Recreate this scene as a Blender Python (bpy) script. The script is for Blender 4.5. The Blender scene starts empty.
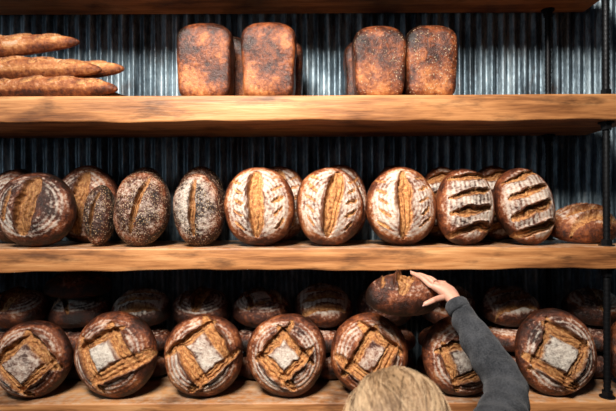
import bpy, math, random
import numpy as np
from mathutils import Vector, Matrix, Euler

random.seed(7)
S = bpy.context.scene
S.view_settings.view_transform = 'Standard'
S.view_settings.look = 'None'
COL = S.collection

# ------------------------------------------------------------------ material helpers
def new_mat(name):
    m = bpy.data.materials.new(name); m.use_nodes = True
    nt = m.node_tree; nt.nodes.clear()
    out = nt.nodes.new('ShaderNodeOutputMaterial')
    b = nt.nodes.new('ShaderNodeBsdfPrincipled')
    nt.links.new(b.outputs[0], out.inputs[0])
    return m, nt, b
def N(nt, t, **kw):
    n = nt.nodes.new(t)
    for k, v in kw.items():
        if k in n.inputs: n.inputs[k].default_value = v
        else: setattr(n, k, v)
    return n
def L(nt, a, b): nt.links.new(a, b)
def ramp(nt, src, stops, interp='LINEAR'):
    r = nt.nodes.new('ShaderNodeValToRGB'); cr = r.color_ramp; cr.interpolation = interp
    while len(cr.elements) < len(stops): cr.elements.new(0.5)
    for e, (p, c) in zip(cr.elements, stops):
        e.position = p; e.color = (c[0], c[1], c[2], 1) if hasattr(c, '__len__') else (c, c, c, 1)
    L(nt, src, r.inputs[0]); return r.outputs[0]
def mix(nt, fac, a, b, mode='MIX'):
    m = nt.nodes.new('ShaderNodeMix'); m.data_type = 'RGBA'; m.blend_type = mode
    for sock, v in ((m.inputs[0], fac), (m.inputs[6], a), (m.inputs[7], b)):
        if isinstance(v, (int, float)): sock.default_value = v
        elif isinstance(v, tuple): sock.default_value = (v[0], v[1], v[2], 1)
        else: L(nt, v, sock)
    return m.outputs[2]
def math_(nt, op, a, b=None, clamp=False):
    m = nt.nodes.new('ShaderNodeMath'); m.operation = op; m.use_clamp = clamp
    for s, v in ((m.inputs[0], a), (m.inputs[1], b)):
        if v is None: continue
        if isinstance(v, (int, float)): s.default_value = v
        else: L(nt, v, s)
    return m.outputs[0]
def objco(nt, scale=(1, 1, 1)):
    tc = N(nt, 'ShaderNodeTexCoord'); mp = N(nt, 'ShaderNodeMapping')
    mp.inputs['Scale'].default_value = scale
    L(nt, tc.outputs['Object'], mp.inputs[0]); return mp.outputs[0]
def noise(nt, co, scale, detail=4, rough=.55):
    n = N(nt, 'ShaderNodeTexNoise'); n.inputs['Scale'].default_value = scale
    n.inputs['Detail'].default_value = detail; n.inputs['Roughness'].default_value = rough
    L(nt, co, n.inputs['Vector']); return n.outputs[0]
def bump(nt, b, h, dist, strength=1.0):
    bp = N(nt, 'ShaderNodeBump'); bp.inputs['Distance'].default_value = dist
    bp.inputs['Strength'].default_value = strength
    L(nt, h, bp.inputs['Height']); L(nt, bp.outputs[0], b.inputs['Normal'])

def simple(name, col, rough=.6, metal=0., nscale=30, var=.25, bd=.0):
    m, nt, b = new_mat(name); co = objco(nt); n = noise(nt, co, nscale)
    c = mix(nt, n, tuple(x * (1 - var) for x in col), tuple(min(1, x * (1 + var)) for x in col))
    L(nt, c, b.inputs['Base Color']); b.inputs['Roughness'].default_value = rough
    b.inputs['Metallic'].default_value = metal
    if bd: bump(nt, b, n, bd)
    return m

# bread crust -------------------------------------------------------
def crust_mat(name, kind='plain'):
    seeds = kind != 'plain'
    m, nt, b = new_mat(name)
    tc0 = objco(nt)
    oi = N(nt, 'ShaderNodeObjectInfo')
    va = N(nt, 'ShaderNodeVectorMath'); va.operation = 'ADD'
    sc_ = math_(nt, 'MULTIPLY', oi.outputs['Random'], 17.0)
    cx = N(nt, 'ShaderNodeCombineXYZ'); L(nt, sc_, cx.inputs[0]); L(nt, sc_, cx.inputs[1])
    L(nt, tc0, va.inputs[0]); L(nt, cx.outputs[0], va.inputs[1]); co = va.outputs[0]
    def at(n):
        a = N(nt, 'ShaderNodeAttribute'); a.attribute_name = n; return a.outputs['Fac']
    n1 = noise(nt, co, 13, 5, .62); n2 = noise(nt, co, 70, 5, .70); n3 = noise(nt, co, 230, 3, .6)
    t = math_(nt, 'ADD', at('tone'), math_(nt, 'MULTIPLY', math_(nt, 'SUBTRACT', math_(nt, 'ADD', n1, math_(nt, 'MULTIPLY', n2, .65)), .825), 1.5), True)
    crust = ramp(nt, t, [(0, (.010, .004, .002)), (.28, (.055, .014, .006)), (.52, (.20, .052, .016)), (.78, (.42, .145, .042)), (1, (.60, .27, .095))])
    cutc = ramp(nt, math_(nt, 'ADD', math_(nt, 'MULTIPLY', n2, .7), math_(nt, 'MULTIPLY', n3, .3)), [(.36, (.11, .030, .009)), (.46, (.38, .14, .04)), (.57, (.60, .29, .10)), (.70, (.78, .50, .25))])
    cutc = mix(nt, 1.0, cutc, ramp(nt, at('tone'), [(0, .25), (.6, 1.0)]), 'MULTIPLY')
    col = crust
    if seeds:
        vo = N(nt, 'ShaderNodeTexVoronoi'); vo.inputs['Scale'].default_value = 150
        L(nt, co, vo.inputs['Vector'])
        sm = ramp(nt, vo.outputs['Distance'], [(.30, 1), (.48, 0)])
        dens = (.40, .52) if kind == 'seed' else (.72, .8)
        cell = ramp(nt, vo.outputs['Color'], [(dens[0], 0), (dens[1], 1)])
        sm = mix(nt, 1.0, sm, cell, 'MULTIPLY')
        sm = mix(nt, 1.0, sm, ramp(nt, at('seed'), [(.0, 0), (1, 1)]), 'MULTIPLY')
        sc = ramp(nt, vo.outputs['Color'], [(.3, (.18, .08, .035)), (.6, (.38, .23, .12)), (.9, (.58, .44, .29))])
        col = mix(nt, sm, col, sc)
    f = math_(nt, 'ADD', at('flour'), math_(nt, 'MULTIPLY', math_(nt, 'SUBTRACT', math_(nt, 'ADD', math_(nt, 'MULTIPLY', n2, .75), math_(nt, 'MULTIPLY', n1, .5)), .625), 2.6))
    ff = ramp(nt, f, [(.22, 0), (.60, .5), (1.0, .93)])
    fc = mix(nt, n3, (.46, .38, .29), (.84, .78, .69))
    col = mix(nt, math_(nt, 'MULTIPLY', ff, ramp(nt, at('flour'), [(0, 0), (.12, 1)])), col, fc)
    col = mix(nt, at('cut'), col, cutc)
    col = mix(nt, at('burn'), col, mix(nt, n2, (.022, .007, .003), (.12, .03, .008)))
    L(nt, col, b.inputs['Base Color'])
    b.inputs['Specular IOR Level'].default_value = .35
    L(nt, ramp(nt, ff, [(0, .40 if kind != 'tin' else .34), (1, .9)]), b.inputs['Roughness'])
    h = math_(nt, 'ADD', math_(nt, 'MULTIPLY', n2, .8), math_(nt, 'MULTIPLY', n3, .3))
    if seeds: h = math_(nt, 'ADD', h, math_(nt, 'MULTIPLY', sm, .5))
    bump(nt, b, h, .009 if kind != 'tin' else .006, .95)
    return m
M_CR = crust_mat('bread_crust'); M_SEED = crust_mat('seeded_bread_crust', 'seed'); M_TIN = crust_mat('tin_bread_crust', 'tin')

# wood ----------------------------------------------------------------
def wood_mat(name, dusty):
    m, nt, b = new_mat(name)
    g = noise(nt, objco(nt, (.9, 11, 13)), 2.6, 6, .6)
    w = noise(nt, objco(nt, (.7, 3, 5)), 2.0, 4, .6)
    fine = noise(nt, objco(nt, (3, 90, 90)), 3, 3, .6)
    t = math_(nt, 'ADD', math_(nt, 'MULTIPLY', g, .5), math_(nt, 'ADD', math_(nt, 'MULTIPLY', w, .45), math_(nt, 'MULTIPLY', fine, .15)))
    c = ramp(nt, t, [(.36, (.045, .015, .006)), (.47, (.22, .080, .025)), (.57, (.42, .175, .060)), (.71, (.60, .31, .13))])
    if dusty:
        ge = N(nt, 'ShaderNodeNewGeometry'); sx = N(nt, 'ShaderNodeSeparateXYZ'); L(nt, ge.outputs['Normal'], sx.inputs[0])
        up = ramp(nt, sx.outputs['Z'], [(.5, 0), (.9, 1)])
        d = ramp(nt, noise(nt, objco(nt), 25, 5, .65), [(.40, 0), (.70, .6)])
        c = mix(nt, mix(nt, 1.0, up, d, 'MULTIPLY'), c, (.50, .41, .31))
    st = ramp(nt, noise(nt, objco(nt, (1.2, 2, 5)), 3.5, 5, .6), [(.52, 0), (.68, .8)])
    c = mix(nt, st, c, (.06, .022, .009))
    L(nt, c, b.inputs['Base Color']); b.inputs['Roughness'].default_value = .5
    b.inputs['Specular IOR Level'].default_value = .35
    bump(nt, b, t, .007, .7)
    return m
M_WOOD = wood_mat('shelf_wood', False); M_WOODD = wood_mat('shelf_wood_dusted', True)

# galvanised steel ------------------------------------------------------
def galv():
    m, nt, b = new_mat('galvanised_corrugated_steel')
    st = noise(nt, objco(nt, (9, 9, .9)), 3, 6, .65)
    bl = noise(nt, objco(nt, (3, 3, 1.6)), 2.2, 5, .65)
    sp = noise(nt, objco(nt, (60, 60, 22)), 2, 5, .65)
    t = math_(nt, 'ADD', math_(nt, 'MULTIPLY', st, .45), math_(nt, 'ADD', math_(nt, 'MULTIPLY', bl, .4), math_(nt, 'MULTIPLY', sp, .2)))
    c = ramp(nt, t, [(.42, (.030, .042, .052)), (.50, (.10, .14, .17)), (.57, (.24, .31, .35)), (.68, (.50, .57, .60))])
    rust = ramp(nt, noise(nt, objco(nt, (4, 4, 2.5)), 2.6, 6, .7), [(.55, 0), (.70, .65)])
    c = mix(nt, rust, c, (.08, .045, .032))
    L(nt, c, b.inputs['Base Color']); b.inputs['Metallic'].default_value = .5
    L(nt, ramp(nt, st, [(.3, .30), (.7, .52)]), b.inputs['Roughness'])
    bump(nt, b, sp, .003, .5)
    return m
M_GALV = galv()
M_BLACK = simple('black_steel', (.012, .012, .013), .45, .7, 80, .4, .001)
M_FLOOR = simple('concrete_floor', (.10, .095, .09), .7, 0, 6, .3, .002)
M_WALL = simple('dark_painted_wall', (.04, .042, .045), .8, 0, 5, .2)

# ------------------------------------------------------------------ mesh helpers
def link(name, me, mats=(), smooth=True):
    o = bpy.data.objects.new(name, me); COL.objects.link(o)
    for mm in mats: me.materials.append(mm)
    if smooth: me.polygons.foreach_set('use_smooth', [True] * len(me.polygons))
    return o
def box_mesh(name, lo, hi, mat, bev=0.0, cuts=None, wob=0.0, seed=0):
    import bmesh
    bm = bmesh.new(); bmesh.ops.create_cube(bm, size=1)
    for v in bm.verts:
        v.co = Vector([lo[i] + (v.co[i] + .5) * (hi[i] - lo[i]) for i in range(3)])
    if bev: bmesh.ops.bevel(bm, geom=bm.edges[:], offset=bev, segments=3, profile=.6, affect='EDGES')
    if cuts:
        for k in range(1, cuts):
            x = lo[0] + (hi[0] - lo[0]) * k / cuts
            bmesh.ops.bisect_plane(bm, geom=bm.verts[:] + bm.edges[:] + bm.faces[:], plane_co=(x, 0, 0), plane_no=(1, 0, 0))
        for v in bm.verts:
            if v.co.y < lo[1] + .05:
                v.co.y += wob * (math.sin(v.co.x * 3.1 + seed) + .5 * math.sin(v.co.x * 9.3 + seed * 2) + .3 * math.sin(v.co.x * 23 + seed))
                if v.co.z < (lo[2] + hi[2]) / 2:
                    v.co.z += wob * 1.2 * (math.sin(v.co.x * 4.3 + seed * 1.7) + .6 * math.sin(v.co.x * 13 + seed) + .4 * math.sin(v.co.x * 29 + seed))
    me = bpy.data.meshes.new(name); bm.to_mesh(me); bm.free()
    return link(name, me, [mat], smooth=bool(bev))
def cyl_z(name, x, y, z0, z1, r, n=20):
    vs, fs = [], []
    for z in (z0, z1):
        for i in range(n):
            a = 2 * math.pi * i / n; vs.append((x + r * math.cos(a), y + r * math.sin(a), z))
    for i in range(n): fs.append((i, (i + 1) % n, n + (i + 1) % n, n + i))
    fs.append(tuple(range(n))[::-1]); fs.append(tuple(range(n, 2 * n)))
    return vs, fs
def combine(parts):
    V, F = [], []
    for vs, fs in parts:
        o = len(V); V += list(vs); F += [tuple(i + o for i in f) for f in fs]
    return V, F

ZC = 1.95
# ------------------------------------------------------------------ room shell
box_mesh('floor', (-3, -4.5, -.1), (3, .6, 0), M_FLOOR)
box_mesh('wall_left', (-3.1, -4.5, 0), (-3, .6, 3.6), M_WALL)
box_mesh('wall_right', (3, -4.5, 0), (3.1, .6, 3.6), M_WALL)
# corrugated back wall
nx = int(6.0 / .0046); xs = np.linspace(-3, 3, nx)
pitch = .054
prof = .465 - .0125 * np.cos(2 * np.pi * xs / pitch) + .002 * np.sin(xs * 4.2)
zs = np.linspace(0, 3.6, 10)
V = [(x, y + .002 * math.sin(z * 3 + x * 2), z) for z in zs for x, y in zip(xs, prof)]
F = [(j * nx + i, j * nx + i + 1, (j + 1) * nx + i + 1, (j + 1) * nx + i) for j in range(9) for i in range(nx - 1)]
me = bpy.data.meshes.new('wall_back'); me.from_pydata(V, [], F); link('wall_back', me, [M_GALV])

# shelves
XL, XR = -1.75, 1.36
TA, TB, TC = 2.392, 1.780, 1.160
box_mesh('wooden_shelf', (XL, 0, TA - .104), (XR, .44, TA), M_WOOD, .008, 90, .0026, 1)
box_mesh('wooden_shelf', (XL, 0, TB - .09), (XR, .44, TB), M_WOODD, .008, 90, .0026, 2)
box_mesh('wooden_shelf', (XL, 0, TC - .09), (XR, .44, TC), M_WOODD, .008, 90, .0026, 3)
box_mesh('wooden_shelf', (XL, 0, 2.894), (XR, .44, 2.99), M_WOOD, .008, 90, .0026, 4)
box_mesh('wooden_shelf', (XL, 0, .45), (XR, .44, .54), M_WOOD, .008, 90, .0026, 5)
# threaded uprights
def rod(x, y):
    parts = [cyl_z('', x, y, 0, 3.5, .0125)]
    for zt, zb in ((TA, TA - .104), (TB, TB - .09), (TC, TC - .09), (2.99, 2.894), (.54, .45)):
        for a, bq, r, n in ((zt, zt + .004, .03, 24), (zt + .004, zt + .026, .022, 6), (zb - .008, zb - .002, .03, 24), (zb - .034, zb - .008, .022, 6)):
            parts.append(cyl_z('', x, y, a, bq, r, n))
    for k in range(int(3.5 / .02)):
        parts.append(cyl_z('', x, y, k * .02, k * .02 + .009, .0142, 16))
    V, F = combine(parts)
    me = bpy.data.meshes.new('threaded_steel_rod'); me.from_pydata(V, [], F); link('threaded_steel_rod', me, [M_BLACK], False)
for x, y in ((1.222, .045), (1.165, .40), (-1.60, .05), (-1.60, .40)): rod(x, y)

# ------------------------------------------------------------------ loaves
def sstep(e0, e1, x):
    t = np.clip((x - e0) / (e1 - e0), 0, 1); return t * t * (3 - 2 * t)
def seg(P, Q, A, B, w):
    A = np.array(A, float); B = np.array(B, float); c = (A + B) / 2; d = (B - A) / 2; l = np.hypot(*d); d /= l
    t = ((P - c[0]) * d[0] + (Q - c[1]) * d[1]) / l
    s = (-(P - c[0]) * d[1] + (Q - c[1]) * d[0])
    ww = w * np.sqrt(np.clip(1 - t * t, 0, 1)) ** .8 + 1e-4
    q = s / ww; inside = (np.abs(t) < 1)
    cut = np.where(inside, 1 - sstep(.78, 1.02, np.abs(q)), 0)
    ear = np.where(inside, np.exp(-((q - 1.02) / .20) ** 2), 0) * sstep(1.0, .75, np.abs(t))
    ear2 = np.where(inside, np.exp(-((q + 1.02) / .14) ** 2), 0) * sstep(1.0, .8, np.abs(t))
    return cut, ear, ear2, q
def loaf_data(a, b, H, style, seed, tone, fl, hi=True):
    rs = np.random.RandomState(seed)
    na, m1, m2 = (144, 68, 12) if hi else (64, 24, 8)
    th = np.linspace(0, 2 * np.pi, na, endpoint=False)
    ph = np.linspace(0, np.pi / 2, m1 + 1)[1:]
    ps = np.linspace(0, np.pi / 2, m2 + 1)[1:-1]
    r = np.concatenate([np.sin(ph), np.cos(ps) ** .5]); Hu, Hl = H * .66, H * .34
    z = np.concatenate([Hu * np.cos(ph) ** 1.0, -Hl * np.sin(ps) ** .8])
    TH, R = np.meshgrid(th, r); Z = np.repeat(z[:, None], na, 1)
    n = 2.0 + .15 * rs.rand(); sup = (np.abs(np.cos(TH)) ** n + np.abs(np.sin(TH)) ** n) ** (-1 / n)
    ct, sn = R * np.cos(TH) * sup, R * np.sin(TH) * sup
    P = np.concatenate([[0], ct.ravel(), [0]]); Q = np.concatenate([[0], sn.ravel(), [0]])
    Zf = np.concatenate([[Hu], Z.ravel(), [-Hl]]); RR = np.concatenate([[0], R.ravel(), [0]])
    top = np.concatenate([[1], (np.arange(len(r)) < m1).repeat(na), [0]]).astype(float)
    wob = np.zeros_like(P)
    for k in range(7):
        f = rs.randn(3) * (1.5 + k * .45); wob += np.sin(P * f[0] + Q * f[1] + Zf / H * f[2] + rs.rand() * 6.28) / (1.5 + k * .8)
    def nz(fr):
        w = np.zeros_like(P)
        for k in range(7):
            f = rs.randn(2) * fr; w += np.sin(P * f[0] + Q * f[1] + rs.rand() * 6.28) / 6
        return w
    w2, w3, w4, w5 = nz(8), nz(9), nz(3.5), nz(24)
    Pw, Qw = P + .055 * w2 + .020 * w5, Q + .055 * w3 - .020 * w5
    cut = np.zeros_like(P); burn = np.zeros_like(P); lift = np.zeros_like(P); flour = np.zeros_like(P); sd = np.zeros_like(P)
    segs = []
    rad = np.sqrt(P * P + Q * Q)
    edge = 1 - sstep(.74, .99, RR)
    patch = np.clip(.8 + .5 * w4, 0.12, 1.2)
    if style == 'square':
        ang = math.radians(rs.uniform(15, 75)); c, s = math.cos(ang), math.sin(ang)
        Pc, Qc = Pw - rs.uniform(-.08, .08), Qw - rs.uniform(-.08, .08)
        U = Pc * c + Qc * s; W = -Pc * s + Qc * c
        h1, h2, h3, h4 = rs.uniform(.34, .50, 4)
        ex = lambda: rs.uniform(.58, .84)
        j = lambda: rs.uniform(-.08, .08)
        for (A, B) in (((-ex(), h1 + j()), (ex() - .08, h1 + j())), ((ex(), -h2 + j()), (-ex() + .08, -h2 + j())), ((h3 + j(), ex()), (h3 + j(), -ex() + .08)), ((-h4 + j(), -ex()), (-h4 + j(), ex() - .08))):
            segs.append((U, W, A, B, rs.uniform(.105, .19)))
        inner = sstep(.50, .36, np.maximum(np.abs(U), np.abs(W)))
        ring = .5 + .5 * np.sin(RR * 2 * np.pi * 10 + w4)
        flour = inner * (.42 + .42 * rs.rand()) * (.35 + .65 * patch) + (1 - inner) * (.28 + .42 * ring) * patch * edge * sstep(.35, .6, rad)
        lift += .024 * (ring - .5) * sstep(.5, .65, rad) * edge * H * top
    elif style == 'leaf':
        segs.append((Pw, Qw, (rs.uniform(-.12, .06), -.84), (rs.uniform(-.06, .12), .84), rs.uniform(.22, .33)))
        for k in range(-2, 3):
            for sg in (-1, 1):
                segs.append((Pw, Qw, (sg * (.38 + .05 * rs.rand()), .29 * k - .06 + .05 * rs.rand()), (sg * (.66 + .1 * rs.rand()), .26 * k + .16), .030 + .02 * rs.rand()))
        ring = .5 + .5 * np.sin(np.sqrt((P) ** 2 + (Q * .9) ** 2) * 2 * np.pi * 10)
        flour = (.42 + .30 * ring) * edge * (.4 + .7 * patch)
    elif style == 'bars':
        for k in range(4):
            q = -.66 + .44 * k; segs.append((Pw, Qw, (-.72, q - .09 + rs.uniform(-.04, .04)), (.74, q + .13 + rs.uniform(-.04, .04)), rs.uniform(.09, .14)))
        ring = .5 + .5 * np.sin(np.abs(P) * 2 * np.pi * 7)
        flour = (.42 + .3 * ring) * edge * (.4 + .7 * patch)
    elif style == 'baguette':
        for k in range(5):
            q = -.72 + .36 * k; segs.append((P, Q, (q - .17, -.55), (q + .17, .55), .075))
        flour = .16 * edge * patch
    elif style == 'seed':
        segs.append((Pw, Qw, (rs.uniform(-.3, 0), -.75), (rs.uniform(0, .3), .75), .10))
        sd = np.clip(.35 + .9 * patch, 0, 1); flour = .35 * edge * patch
    elif style == 'slash':
        segs.append((Pw, Qw, (-.1, -.8), (.15, .8), .24)); segs.append((Pw, Qw, (-.62, -.45), (-.5, .5), .06))
        ring = .5 + .5 * np.sin(rad * 2 * np.pi * 9)
        flour = (.2 + .35 * ring) * edge * sstep(.2, .7, rad) * patch
    else:
        ring = .5 + .5 * np.sin(rad * 2 * np.pi * 9)
        flour = (.15 + .40 * ring) * edge * patch
        segs.append((Pw, Qw, (-.75, .05), (.75, -.05), .10))
    for (U, W, A, B, w) in segs:
        c_, e1, e2, q = seg(U, W, A, B, w)
        big = min(1, w / .11)
        cut = np.maximum(cut, c_ * top); burn = np.maximum(burn, np.maximum(e1, .6 * e2) * top)
        lift += top * big * (e1 * .135 - c_ * .09 + c_ * .034 * np.sin(q * 9 + w3 * 5)) * H
        sd = sd * (1 - c_)
    burn = np.clip(burn * (1 - .45 * cut), 0, 1) * np.clip(.66 + .5 * np.sin(w2 * 6), .2, 1)
    if style == 'baguette': burn *= .5
    burn = np.clip(burn, 0, .95)
    flour = np.clip(flour * fl * (1 - burn) * top, 0, 1.2)
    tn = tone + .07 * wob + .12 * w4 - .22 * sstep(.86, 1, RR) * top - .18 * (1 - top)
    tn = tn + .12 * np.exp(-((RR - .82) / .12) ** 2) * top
    sc = 1 + .030 * wob
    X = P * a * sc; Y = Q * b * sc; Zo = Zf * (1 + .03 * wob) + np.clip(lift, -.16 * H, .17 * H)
    co = np.stack([X, Y, Zo], 1)
    nr = len(r); faces = []
    idx = lambda j, i: 1 + j * na + (i % na)
    for i in range(na): faces.append((0, idx(0, i), idx(0, i + 1)))
    for j in range(nr - 1):
        for i in range(na): faces.append((idx(j, i), idx(j + 1, i), idx(j + 1, i + 1), idx(j, i + 1)))
    last = len(P) - 1
    for i in range(na): faces.append((last, idx(nr - 1, i + 1), idx(nr - 1, i)))
    return co, faces, dict(tone=tn, flour=flour, cut=cut, burn=burn, seed=sd)
cnt = [0]
def loaf(name, a, b, H, style, x, y, zbase, rot, tone=.55, fl=1.0, hi=True, zcenter=None):
    cnt[0] += 1
    co, faces, at = loaf_data(a, b, H, style, cnt[0] * 13 + 5, tone, fl, hi)
    Rm = np.array(Euler([math.radians(q) for q in rot]).to_matrix())
    w = co @ Rm.T
    z = zcenter if zcenter is not None else zbase - w[:, 2].min()
    me = bpy.data.meshes.new(name); me.from_pydata(co.tolist(), [], faces)
    for k, v in at.items():
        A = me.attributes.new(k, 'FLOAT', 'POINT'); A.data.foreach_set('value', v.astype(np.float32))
    o = link(name, me, [M_SEED if style == 'seed' else M_CR])
    o.location = (x, y, z); o.rotation_euler = [math.radians(q) for q in rot]
    return o

Ls = 'sourdough_loaf'
e = .001
# middle shelf, front row
loaf(Ls, .160, .160, .16, 'slash', -1.150, .115, TB + e, (78, 0, 6), .34, 1.3)
loaf('seeded_bread_loaf', .064, .130, .12, 'seed', -.890, .13, TB + e, (80, 0, 0), .2, .6)
loaf('seeded_bread_loaf', .118, .160, .15, 'seed', -.700, .11, TB + e, (79, 4, 3), .30, 1.0)
loaf('seeded_bread_loaf', .110, .156, .15, 'seed', -.462, .11, TB + e, (79, -8, -3), .32, 1.6)
loaf(Ls, .146, .169, .155, 'leaf', -.203, .105, TB + e, (79, -4, 0), .56, 1.15)
loaf(Ls, .143, .169, .155, 'leaf', .093, .105, TB + e, (79, 7, 0), .54, 1.1)
loaf(Ls, .147, .167, .155, 'leaf', .390, .105, TB + e, (79, -3, 0), .58, 1.15)
loaf(Ls, .118, .166, .15, 'bars', .664, .105, TB + e, (79, 4, 0), .48, 1.15)
loaf(Ls, .120, .169, .15, 'bars', .908, .105, TB + e, (79, -9, 0), .48, 1.15)
loaf(Ls, .150, .10, .145, 'bars', 1.215, .20, TB + e, (15, 0, 4), .52, .8)
# middle shelf, back row
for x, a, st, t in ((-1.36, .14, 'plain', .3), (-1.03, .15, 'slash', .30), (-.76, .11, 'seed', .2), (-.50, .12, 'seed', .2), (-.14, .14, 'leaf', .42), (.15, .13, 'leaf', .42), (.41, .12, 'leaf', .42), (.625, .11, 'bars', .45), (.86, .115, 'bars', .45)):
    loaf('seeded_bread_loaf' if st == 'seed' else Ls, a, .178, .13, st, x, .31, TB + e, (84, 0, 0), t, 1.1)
# bottom shelf, front row
for x, a, bb, t, fl, ro, ya in ((-1.152, .156, .158, .44, 1.0, 5, 4), (-.806, .172, .170, .46, 1.2, -6, -4), (-.436, .163, .168, .52, 1.25, 8, 3), (-.090, .165, .165, .50, 1.3, -9, 0), (.252, .158, .168, .55, 1.2, 4, -4), (.640, .166, .166, .48, 1.0, 0, 3), (1.028, .166, .178, .42, 1.2, -8, 0), (1.405, .15, .16, .42, .8, 0, 0)):
    loaf(Ls, a, bb, .145, 'square', x, .090, TC + e, (80, ro, ya), t, fl)
# bottom shelf, stacks behind
rr = random.Random(3)
for i, x in enumerate((-1.36, -1.07, -.78, -.50, -.22, .07, .36, .65, .94, 1.335)):
    for k in range(2):
        z = TC + e + k * .118
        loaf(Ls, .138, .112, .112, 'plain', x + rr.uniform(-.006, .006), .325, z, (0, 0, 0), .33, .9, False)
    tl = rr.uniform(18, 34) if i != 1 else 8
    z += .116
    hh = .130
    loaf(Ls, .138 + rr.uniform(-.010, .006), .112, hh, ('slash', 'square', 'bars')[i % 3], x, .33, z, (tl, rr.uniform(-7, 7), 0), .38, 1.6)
    if i == 1: loaf(Ls, .15, .105, .105, 'slash', x, .31, z + .140, (4, 0, 0), .32, .9)
# held loaf
HC = (.365, -.035, 1.60)
held = loaf(Ls, .145, .082, .145, 'slash', HC[0], HC[1], 0, (24, 3, 0), .30, .6, zcenter=HC[2] - .012)
# lower shelf
for x in (-1.3, -.9, -.5, -.1, .3, .7, 1.0):
    loaf(Ls, .16, .16, .13, 'square', x, .2, .541, (0, 0, 20), .45, .9, False)

# baguettes
def bag(xe, y, z, yaw, pitch_, ln=.33, th=.082, t=.85):
    return loaf('baguette', ln, .046, th, 'baguette', xe - ln * math.cos(math.radians(yaw)), y, z, (40, pitch_, yaw), t, 1.0, True)
bag(-.775, .07, TA + .003, -3, 0, t=.66); bag(-.96, .175, TA + .003, 2, 0, t=.56)
bag(-.865, .075, TA + .083, 2, -1, t=.68); bag(-.80, .175, TA + .088, -4, -3, t=.62)
bag(-.975, .11, TA + .165, 4, -7, t=.70)
bag(-.80, .29, TA + .003, 0, 0, t=.56)

# pan loaves
def pan_loaf(x, y, w, h, d, tone, yaw, sdv=.2):
    import bmesh
    bm = bmesh.new(); bmesh.ops.create_cube(bm, size=2)
    bmesh.ops.subdivide_edges(bm, edges=bm.edges[:], cuts=36, use_grid_fill=True)
    rs = random.Random(int(x * 1000)); A = [rs.uniform(0, 6.28) for _ in range(6)]
    tn, flr = [], []
    for v in bm.verts:
        p = v.co; X, Y, Z = p
        pe = 6.5
        nrm = (abs(X) ** pe + abs(Y) ** pe + abs(Z) ** pe) ** (1 / pe)
        X, Y, Z = X / nrm, Y / nrm, Z / nrm
        topf = max(0, Z)
        flare = 1 + .04 * max(0, min(1, (Z + .2) * 1.2)) - .02 * max(0, -Z)
        dome = (1 - .20 * abs(X) ** 2.6) * (1 - .22 * Y * Y)
        bul = .02 * math.sin(X * 3 + A[0]) * math.sin(Z * 3 + A[1]) + .014 * math.sin(X * 7 + A[2]) + .012 * math.sin(Z * 6 + Y * 4 + A[3])
        zz = Z if Z < 0 else Z * dome
        ws = -.014 * math.exp(-((Z - .60 - .03 * math.sin(X * 4)) / .05) ** 2)
        v.co = Vector((X * w / 2 * (flare + bul + ws), Y * d / 2 * (flare + bul * 1.3 + ws), (zz + 1) * h / 2))
        tn.append(tone + .14 * math.sin(X * 2 + Z * 3 + A[4]) - .20 * topf ** 3 + .08 * (1 - topf) - .18 * (abs(X) ** 6)); flr.append(0)
    me = bpy.data.meshes.new('pan_loaf'); bm.to_mesh(me); bm.free()
    for k, vals in (('tone', tn), ('flour', flr), ('seed', [sdv] * len(tn))):
        A_ = me.attributes.new(k, 'FLOAT', 'POINT'); A_.data.foreach_set('value', vals)
    for k in ('cut', 'burn'): me.attributes.new(k, 'FLOAT', 'POINT')
    o = link('pan_loaf', me, [M_TIN]); o.location = (x, y, TA + .001); o.rotation_euler[2] = math.radians(yaw)
pan_loaf(-.425, .095, .222, .320, .13, .37, 0, .12); pan_loaf(-.160, .095, .218, .323, .13, .40, 0, .12)
pan_loaf(.298, .095, .208, .305, .13, .38, 0, .8); pan_loaf(.513, .095, .208, .307, .13, .43, 0, .8)
pan_loaf(-.365, .255, .222, .322, .13, .30, 0); pan_loaf(-.13, .255, .218, .31, .13, .30, 0)
pan_loaf(.275, .255, .21, .305, .13, .30, 0); pan_loaf(.495, .255, .208, .30, .13, .30, 0)

# ------------------------------------------------------------------ person
M_SKIN, nt, b = new_mat('skin')
n_ = noise(nt, objco(nt), 40, 4)
L(nt, mix(nt, n_, (.44, .20, .13), (.60, .33, .24)), b.inputs['Base Color']); b.inputs['Roughness'].default_value = .5
b.inputs['Subsurface Weight'].default_value = .15; b.inputs['Subsurface Radius'].default_value = (.02, .008, .004)
bump(nt, b, noise(nt, objco(nt), 220, 3), .001, .4)
M_KNIT, nt, b = new_mat('grey_knit_sweater')
nn = noise(nt, objco(nt), 180, 3, .7); nl = noise(nt, objco(nt), 16, 3)
hh = math_(nt, 'ADD', math_(nt, 'MULTIPLY', nl, .6), math_(nt, 'MULTIPLY', nn, .6))
L(nt, ramp(nt, hh, [(.45, (.010, .011, .013)), (.75, (.052, .053, .058))]), b.inputs['Base Color']); b.inputs['Roughness'].default_value = .95
b.inputs['Specular IOR Level'].default_value = .15; b.inputs['Sheen Weight'].default_value = .08
bump(nt, b, hh, .006, .9)
M_TROU = simple('dark_denim', (.03, .035, .05), .85, 0, 200, .4, .001)
M_SHOE = simple('black_leather', (.02, .018, .016), .4, 0, 60, .3, .001)
def hair_mat(nm, c0, c1):
    m, nt, b = new_mat(nm); hn = noise(nt, objco(nt, (60, 60, 14)), 3, 4)
    L(nt, ramp(nt, hn, [(.35, c0), (.65, c1)]), b.inputs['Base Color']); b.inputs['Roughness'].default_value = .5
    b.inputs['Specular IOR Level'].default_value = .3; return m
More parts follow.
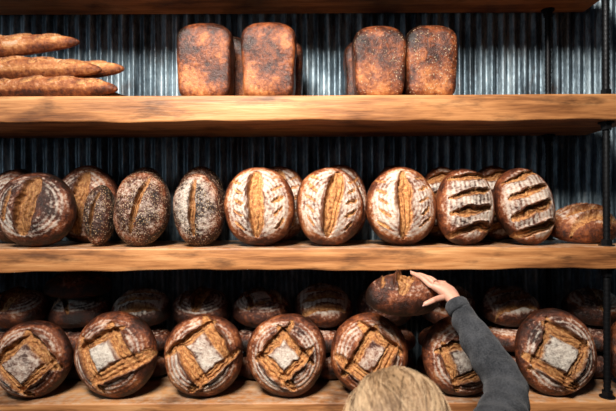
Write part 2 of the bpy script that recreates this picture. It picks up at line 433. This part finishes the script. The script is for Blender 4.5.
M_HR = [hair_mat('hair_gap_shade', (.07, .036, .017), (.13, .07, .034)), hair_mat('hair_light', (.40, .26, .145), (.58, .41, .25)), hair_mat('hair_mid', (.26, .155, .078), (.40, .255, .14)), hair_mat('hair_dark', (.12, .065, .030), (.21, .12, .06))]  # first one, for the cap: shade between strands put in as darker colour
M_EYEW = simple('eye_white', (.75, .73, .7), .2); M_IRIS = simple('eye_iris', (.08, .16, .25), .2); M_LIP = simple('lips', (.45, .15, .13), .45)
M_NAIL = simple('fingernail', (.62, .38, .31), .3)

def skin_build(verts, edges, radii, root=0, sub=2):
    me = bpy.data.meshes.new('tmp'); me.from_pydata(verts, edges, [])
    o = bpy.data.objects.new('tmp', me); COL.objects.link(o)
    sk = o.modifiers.new('s', 'SKIN'); sk.use_smooth_shade = True
    if sub: ss = o.modifiers.new('d', 'SUBSURF'); ss.levels = sub; ss.render_levels = sub
    ly = me.skin_vertices[0].data
    for i, r in enumerate(radii):
        ly[i].radius = r if hasattr(r, '__len__') else (r, r); ly[i].use_root = (i == root)
    dg = bpy.context.evaluated_depsgraph_get(); dg.update()
    ev = bpy.data.meshes.new_from_object(o.evaluated_get(dg))
    vs = [tuple(v.co) for v in ev.vertices]; fs = [tuple(p.vertices) for p in ev.polygons]
    bpy.data.objects.remove(o)
    return vs, fs
person = bpy.data.objects.new('person', None); COL.objects.link(person); person.location = (.2, -.95, 0)
def child(name, V, F, mats, smooth=True):
    V = [(v[0] - .2, v[1] + .95, v[2]) for v in V]
    me = bpy.data.meshes.new(name); me.from_pydata(V, [], F); o = link(name, me, mats, smooth); o.parent = person; return o

WR = (.534, -.190, 1.588); EL = (.618, -.430, 1.385); SHR = (.440, -.690, 1.29)
FM = (.572, -.300, 1.485)
bv = [(.20, -.97, .86), (.20, -.965, 1.00), (.205, -.955, 1.14), (.215, -.93, 1.255), (.205, -.90, 1.335), (.195, -.885, 1.39),
      SHR, EL, FM, WR,
      (.03, -1.00, 1.265), (-.04, -1.03, 1.00), (-.02, -.93, .80),
      (.29, -.97, .80), (.30, -.95, .46), (.31, -.98, .09),
      (.11, -.97, .80), (.10, -.95, .46), (.09, -.98, .09),
      (.33, -.80, 1.29), (.545, -.55, 1.325)]
be = [(0, 1), (1, 2), (2, 3), (3, 4), (4, 5), (3, 19), (19, 6), (6, 20), (20, 7), (7, 8), (8, 9), (3, 10), (10, 11), (11, 12), (0, 13), (13, 14), (14, 15), (0, 16), (16, 17), (17, 18)]
br = [(.15, .115), (.13, .10), (.145, .105), (.13, .10), (.06, .058), (.052, .052), .082, .069, .062, .038, .07, .052, .036, .095, .066, .048, .095, .066, .048, .085, .078]
V, F = skin_build(bv, be, br, 0, 3)
V2 = []
vS, vE, vW = Vector(SHR), Vector(EL), Vector(WR)
for v in V:
    p = Vector(v)
    if p.x > .38 and p.y > -.75:
        t = (p - vS).dot((vW - vS).normalized())
        k = .0028 * math.sin(t * 85 + p.x * 40) + .0025 * math.sin(t * 46 + p.z * 55)
        A_, B_ = (vE, vW) if p.y > EL[1] else (vS, vE)
        c = A_.lerp(B_, min(1, max(0, (p - A_).dot(B_ - A_) / (B_ - A_).length_squared)))
        p = p + (p - c).normalized() * k
    V2.append(tuple(p))
o = child('sweater_and_trousers', V2, F, [M_KNIT, M_TROU, M_SKIN])
for p in o.data.polygons:
    c = p.center; x, y, z = c.x + .2, c.y - .95, c.z
    if z < .86: p.material_index = 1
    if z > .755 and z < 1.0 and x < 0: p.material_index = 0
    if z > 1.375 and math.hypot(x - .195, y + .885) < .1: p.material_index = 2
def ring(c, ax, r, wd, tube=.006):
    ax = Vector(ax).normalized(); u = ax.orthogonal().normalized(); v = ax.cross(u); c = Vector(c)
    pts = []; n = 28; prof = [(-wd, 0), (-wd * .6, tube), (wd * .6, tube), (wd, 0), (wd * .9, -.012), (-wd * .9, -.012)]
    for i in range(n):
        a = 2 * math.pi * i / n; d = u * math.cos(a) + v * math.sin(a)
        for t, h in prof: pts.append(tuple(c + ax * t + d * (r + h)))
    k = len(prof); fs = [(i * k + j, i * k + (j + 1) % k, ((i + 1) % n) * k + (j + 1) % k, ((i + 1) % n) * k + j) for i in range(n) for j in range(k)]
    return pts, fs
axR = Vector(WR) - Vector(FM)
V, F = combine([ring(Vector(WR) - axR.normalized() * .008, axR, .036, .022), ring((-.02, -.935, .81), (.02, .1, -.2), .036, .022)])
child('sweater_cuffs', V, F, [M_KNIT])

# right hand gripping the loaf
def SP(x, ang, off):
    k = math.sqrt(max(.02, 1 - ((x - HC[0]) / .150) ** 2)); a = math.radians(ang)
    return (x, HC[1] + (.088 * k + off) * math.sin(a), HC[2] + (.078 * k + off) * math.cos(a))
palm_c = (.524, -.138, 1.634)
mcps = [SP(.458, -58, .026), SP(.480, -48, .026), SP(.502, -38, .025), SP(.520, -28, .021)]
parts = []
pv = [(.540, -.215, 1.572), WR, palm_c] + mcps
pe = [(0, 1), (1, 2), (2, 3), (2, 4), (2, 5), (2, 6)]
parts.append(skin_build(pv, pe, [.026, (.027, .025), (.031, .025), .0145, .0145, .014, .013], 0))
nails = []
def finger(pts, r0, r1):
    pts = [tuple(p) for p in pts]; n = len(pts)
    rad = [r0 + (r1 - r0) * i / (n - 1) for i in range(n)]
    parts.append(skin_build(pts, [(i, i + 1) for i in range(n - 1)], rad, 0))
    nails.append((Vector(pts[-1]), (Vector(pts[-1]) - Vector(pts[-2])).normalized()))
fin = [((-30, -12, 6), (.434, .417, .405)), ((-20, 2, 24), (.457, .440, .428)), ((-8, 14, 36), (.480, .465, .454)), ((2, 22, 40), (.502, .489, .480))]
for i, (angs, xsn) in enumerate(fin):
    m = Vector(mcps[i]); start = m.lerp(Vector(palm_c), .35)
    pts = [start, m] + [SP(xx, aa, .0085) for aa, xx in zip(angs, xsn)]
    pts[2] = SP(xsn[0], angs[0], .014)
    finger(pts, .0112, .0083)
thumb = [Vector(palm_c) + Vector((-.004, -.022, -.006)), (.500, -.152, 1.612), SP(.475, -96, .016), SP(.448, -104, .010), SP(.430, -108, .009)]
finger(thumb, .0140, .0095)
V, F = combine(parts); child('right_hand', V, F, [M_SKIN])
npz = []
for p, d in nails[:5]:
    outn = Vector((0, p.y - HC[1], p.z - HC[2])).normalized(); side = d.cross(outn).normalized()
    vs = []; fs = []
    for j in range(5):
        for i in range(10):
            a = 2 * math.pi * i / 10; r = (j + 1) / 5
            vs.append(tuple(p + outn * (.0078 - .0022 * r * r) + d * (math.sin(a) * .0055 * r - .001) + side * math.cos(a) * .0045 * r))
    for j in range(4):
        for i in range(10): fs.append((j * 10 + i, j * 10 + (i + 1) % 10, (j + 1) * 10 + (i + 1) % 10, (j + 1) * 10 + i))
    fs.append(tuple(range(10))); npz.append((vs, fs))
V, F = combine(npz); child('fingernails', V, F, [M_NAIL])
# left hand relaxed
parts = []
wl = Vector((-.02, -.925, .79)); pl = Vector((-.015, -.90, .74))
ml = [Vector((-.01, -.865 - .021 * i, .705 - .003 * i)) for i in range(4)]
parts.append(skin_build([tuple(wl), tuple(pl)] + [tuple(q) for q in ml], [(0, 1), (1, 2), (1, 3), (1, 4), (1, 5)], [.026, (.026, .02), .0125, .0125, .012, .011], 0))
for i, q in enumerate(ml):
    ln = (.9, 1.0, .93, .75)[i]
    finger([q.lerp(pl, .3), q, q + Vector((.006, .006, -.036 * ln)), q + Vector((.018, .008, -.06 * ln)), q + Vector((.030, .006, -.078 * ln))], .0105, .0075)
finger([pl + Vector((0, .01, .01)), pl + Vector((.012, .035, -.015)), pl + Vector((.022, .048, -.04)), pl + Vector((.028, .05, -.062))], .013, .0085)
V, F = combine(parts); child('left_hand', V, F, [M_SKIN])
# shoes
for nm, fx in (('right_shoe', .31), ('left_shoe', .09)):
    vs, fs = [], []; na, nb = 24, 14
    for j in range(nb + 1):
        t = j / nb; yy = -1.04 + .27 * t; hw = .045 * (math.sin(math.pi * min(1, max(.02, t * .94 + .03))) ** .45); hh_ = (.095 - .055 * sstep(.3, .75, np.array(t)).item()) * (math.sin(math.pi * min(.98, t * .94 + .03)) ** .3)
        for i in range(na):
            a = 2 * math.pi * i / na
            vs.append((fx + hw * math.cos(a), yy, max(0.001, hh_ * .5 + hh_ * .5 * (abs(math.sin(a)) ** .7) * (1 if math.sin(a) > 0 else -1))))
    for j in range(nb):
        for i in range(na): fs.append((j * na + i, j * na + (i + 1) % na, (j + 1) * na + (i + 1) % na, (j + 1) * na + i))
    fs.append(tuple(range(na))); fs.append(tuple(range(nb * na, nb * na + na)))
    child(nm, vs, fs, [M_SHOE])
# head
HP = Vector((.188, -.875, 1.465)); HS = 1.06
def sph(n=48, m=36):
    vs = []; fs = []
    for j in range(m + 1):
        p = math.pi * j / m
        for i in range(n):
            a = 2 * math.pi * i / n; vs.append([math.sin(p) * math.cos(a), math.sin(p) * math.sin(a), math.cos(p)])
    for j in range(m):
        for i in range(n): fs.append((j * n + i, (j + 1) * n + i, (j + 1) * n + (i + 1) % n, j * n + (i + 1) % n))
    return vs, fs
vs, fs = sph(72, 60); hv = []
g = lambda d, s: math.exp(-(d / s) ** 2)
for X, Y, Z in vs:
    x, y, z = X * .074, Y * .094, Z * .116
    if z < 0:
        k = (-z / .116); x *= 1 - .32 * k * k; y = y * (1 - .25 * k * k) + (.012 * k if y > 0 else .03 * k)
    if y > 0:
        y += .024 * g(x, .010) * g(z + .018, .016) + .012 * g(x, .008) * g(z - .004, .02)
        y -= .010 * (g(x - .031, .016) + g(x + .031, .016)) * g(z - .006, .012)
        y += .005 * g(z - .028, .010) * g(x, .05) + .006 * g(x, .022) * (g(z + .052, .006) + g(z + .064, .006)) + .010 * g(x, .02) * g(z + .098, .014)
    hv.append(tuple(HP + HS * Vector((x, y, z))))
o = child('head', hv, fs, [M_SKIN, M_LIP])
for p in o.data.polygons:
    c = (p.center - (HP - person.location)) / HS
    if c.y > .06 and abs(c.x) < .024 and -.071 < c.z < -.047: p.material_index = 1
for sgn, nm in ((-1, 'left_eye'), (1, 'right_eye')):
    vs, fs = sph(20, 14); ec = HP + HS * Vector((sgn * .031, .074, .006))
    o = child(nm, [tuple(ec + Vector(v) * .0125) for v in vs], fs, [M_EYEW, M_IRIS])
    for p in o.data.polygons:
        d = (p.center - (ec - person.location)).normalized()
        if d.y > .88: p.material_index = 1
    vs, fs = sph(20, 14); ec = HP + HS * Vector((sgn * .078, -.005, -.008))
    child(nm.replace('eye', 'ear'), [tuple(ec + Vector((v[0] * .009 * (1 + .6 * (v[1] ** 2 + v[2] ** 2 > .6)), v[1] * .017, v[2] * .030))) for v in vs], fs, [M_SKIN])
# hair
HA, HB, HCc = .112, .120, .120
hc0 = HP + Vector((0, -.012, .012))
vs, fs = sph(64, 48)
def hair_ok(v): return not (v[1] > .25 and v[2] < .42) and v[2] > -.55
kv = [tuple(hc0 + Vector((v[0] * HA * .955, v[1] * HB * .955, v[2] * HCc * .955))) for v in vs]
kf = [f for f in fs if all(hair_ok(vs[i]) for i in f)]
child('hair_cap', kv, kf, [M_HR[0]])
cus = []
for nm in ('light', 'mid', 'dark'):
    cu = bpy.data.curves.new('hair_strands_' + nm, 'CURVE'); cu.dimensions = '3D'; cu.bevel_depth = .0008; cu.bevel_resolution = 0; cus.append(cu)
rh = random.Random(5); knot = Vector((.12, -1.02, -.55)); knn = knot.normalized()
locks = []
for k in range(130):
    a = rh.uniform(0, 2 * math.pi); el = rh.uniform(-.35, 1); cr_ = math.sqrt(max(0, 1 - el * el))
    d0 = Vector((math.cos(a) * cr_, math.sin(a) * cr_, el)).normalized()
    if hair_ok(d0): locks.append((d0, rh.uniform(-.16, .16), rh.uniform(-.12, .12), rh.choice((0, 0, 1, 1, 2, 2)), rh.uniform(-.015, .02)))
for k in range(4600):
    lk = rh.choice(locks); fly = rh.random() < .035
    sprd = .085 if not fly else .25
    d0 = (lk[0] + Vector((rh.gauss(0, sprd), rh.gauss(0, sprd), rh.gauss(0, sprd)))).normalized()
    if not hair_ok(d0): continue
    ci = lk[3] if rh.random() < .78 else rh.choice((0, 1, 2))
    rad = 1 + rh.uniform(-.025, .012) + lk[4]; n = 9; sp = cus[ci].splines.new('POLY'); sp.points.add(n - 1)
    ja = lk[1] + rh.uniform(-.03, .03); jb = lk[2] + rh.uniform(-.03, .03); L_ = rh.uniform(.4, .95)
    if fly: ja += rh.uniform(-.2, .2)
    for i in range(n):
        t = i / (n - 1) * L_
        d = (d0 * (1 - t) + knn * t + Vector((ja, 0, jb)) * math.sin(t * 3.1)).normalized()
        q = rad * (1 + (.06 * math.sin(t * 3) if fly else 0))
        p = hc0 + Vector((d.x * HA, d.y * HB, d.z * HCc)) * q - person.location
        sp.points[i].co = (p.x, p.y, p.z, 1); sp.points[i].radius = (.5, 1)[i > 0] if i < n - 1 else .2
for k in range(260):
    sp = cus[k % 3].splines.new('POLY'); sp.points.add(7); jx, jy = rh.gauss(0, .012), rh.gauss(0, .010)
    base = hc0 + Vector((knn.x * HA, knn.y * HB, knn.z * HCc)) - person.location
    for i in range(8):
        t = i / 7; w = 1 + 1.2 * math.sin(t * 2.6)
        sp.points[i].co = (base.x + jx * w, base.y - .012 * math.sin(t * 3) + jy * w - .004, base.z - .17 * t * (1 + jx * 5), 1); sp.points[i].radius = 2.0
for i, cu in enumerate(cus):
    cu.materials.append(M_HR[i + 1])
    ho = bpy.data.objects.new(cu.name, cu); COL.objects.link(ho); ho.parent = person

# ------------------------------------------------------------------ light
def area(name, loc, target, sx, sy, power, col, spread=180):
    l = bpy.data.lights.new(name, 'AREA'); l.shape = 'RECTANGLE'; l.size = sx; l.size_y = sy; l.energy = power; l.color = col
    l.spread = math.radians(spread)
    o = bpy.data.objects.new(name, l); COL.objects.link(o); o.location = loc
    o.rotation_euler = (Vector(target) - Vector(loc)).to_track_quat('-Z', 'Y').to_euler(); return o
area('window_light', (-.7, -2.2, 4.0), (.05, .1, 1.95), 1.2, .7, 72, (1.0, .95, .88), 82)
area('added_fill_side', (-2.7, -1.6, 2.7), (-.2, .2, 1.9), .6, 1.2, 9, (.70, .86, 1.0))  # added blue fill for the back wall, no window stands there
w = bpy.data.worlds.new('world'); S.world = w; w.use_nodes = True
w.node_tree.nodes['Background'].inputs[0].default_value = (.44, .62, .9, 1); w.node_tree.nodes['Background'].inputs[1].default_value = .035

# ------------------------------------------------------------------ camera
cam = bpy.data.cameras.new('camera'); co_ = bpy.data.objects.new('camera', cam); COL.objects.link(co_)
cam.sensor_width = 36; cam.lens = 475 / 616 * 36; cam.clip_start = .05
co_.location = (0, -1.9, ZC)
co_.rotation_euler = (math.radians(90), math.radians(.25), 0)
cam.dof.use_dof = True; cam.dof.focus_distance = 1.97; cam.dof.aperture_fstop = 2.8
S.camera = co_
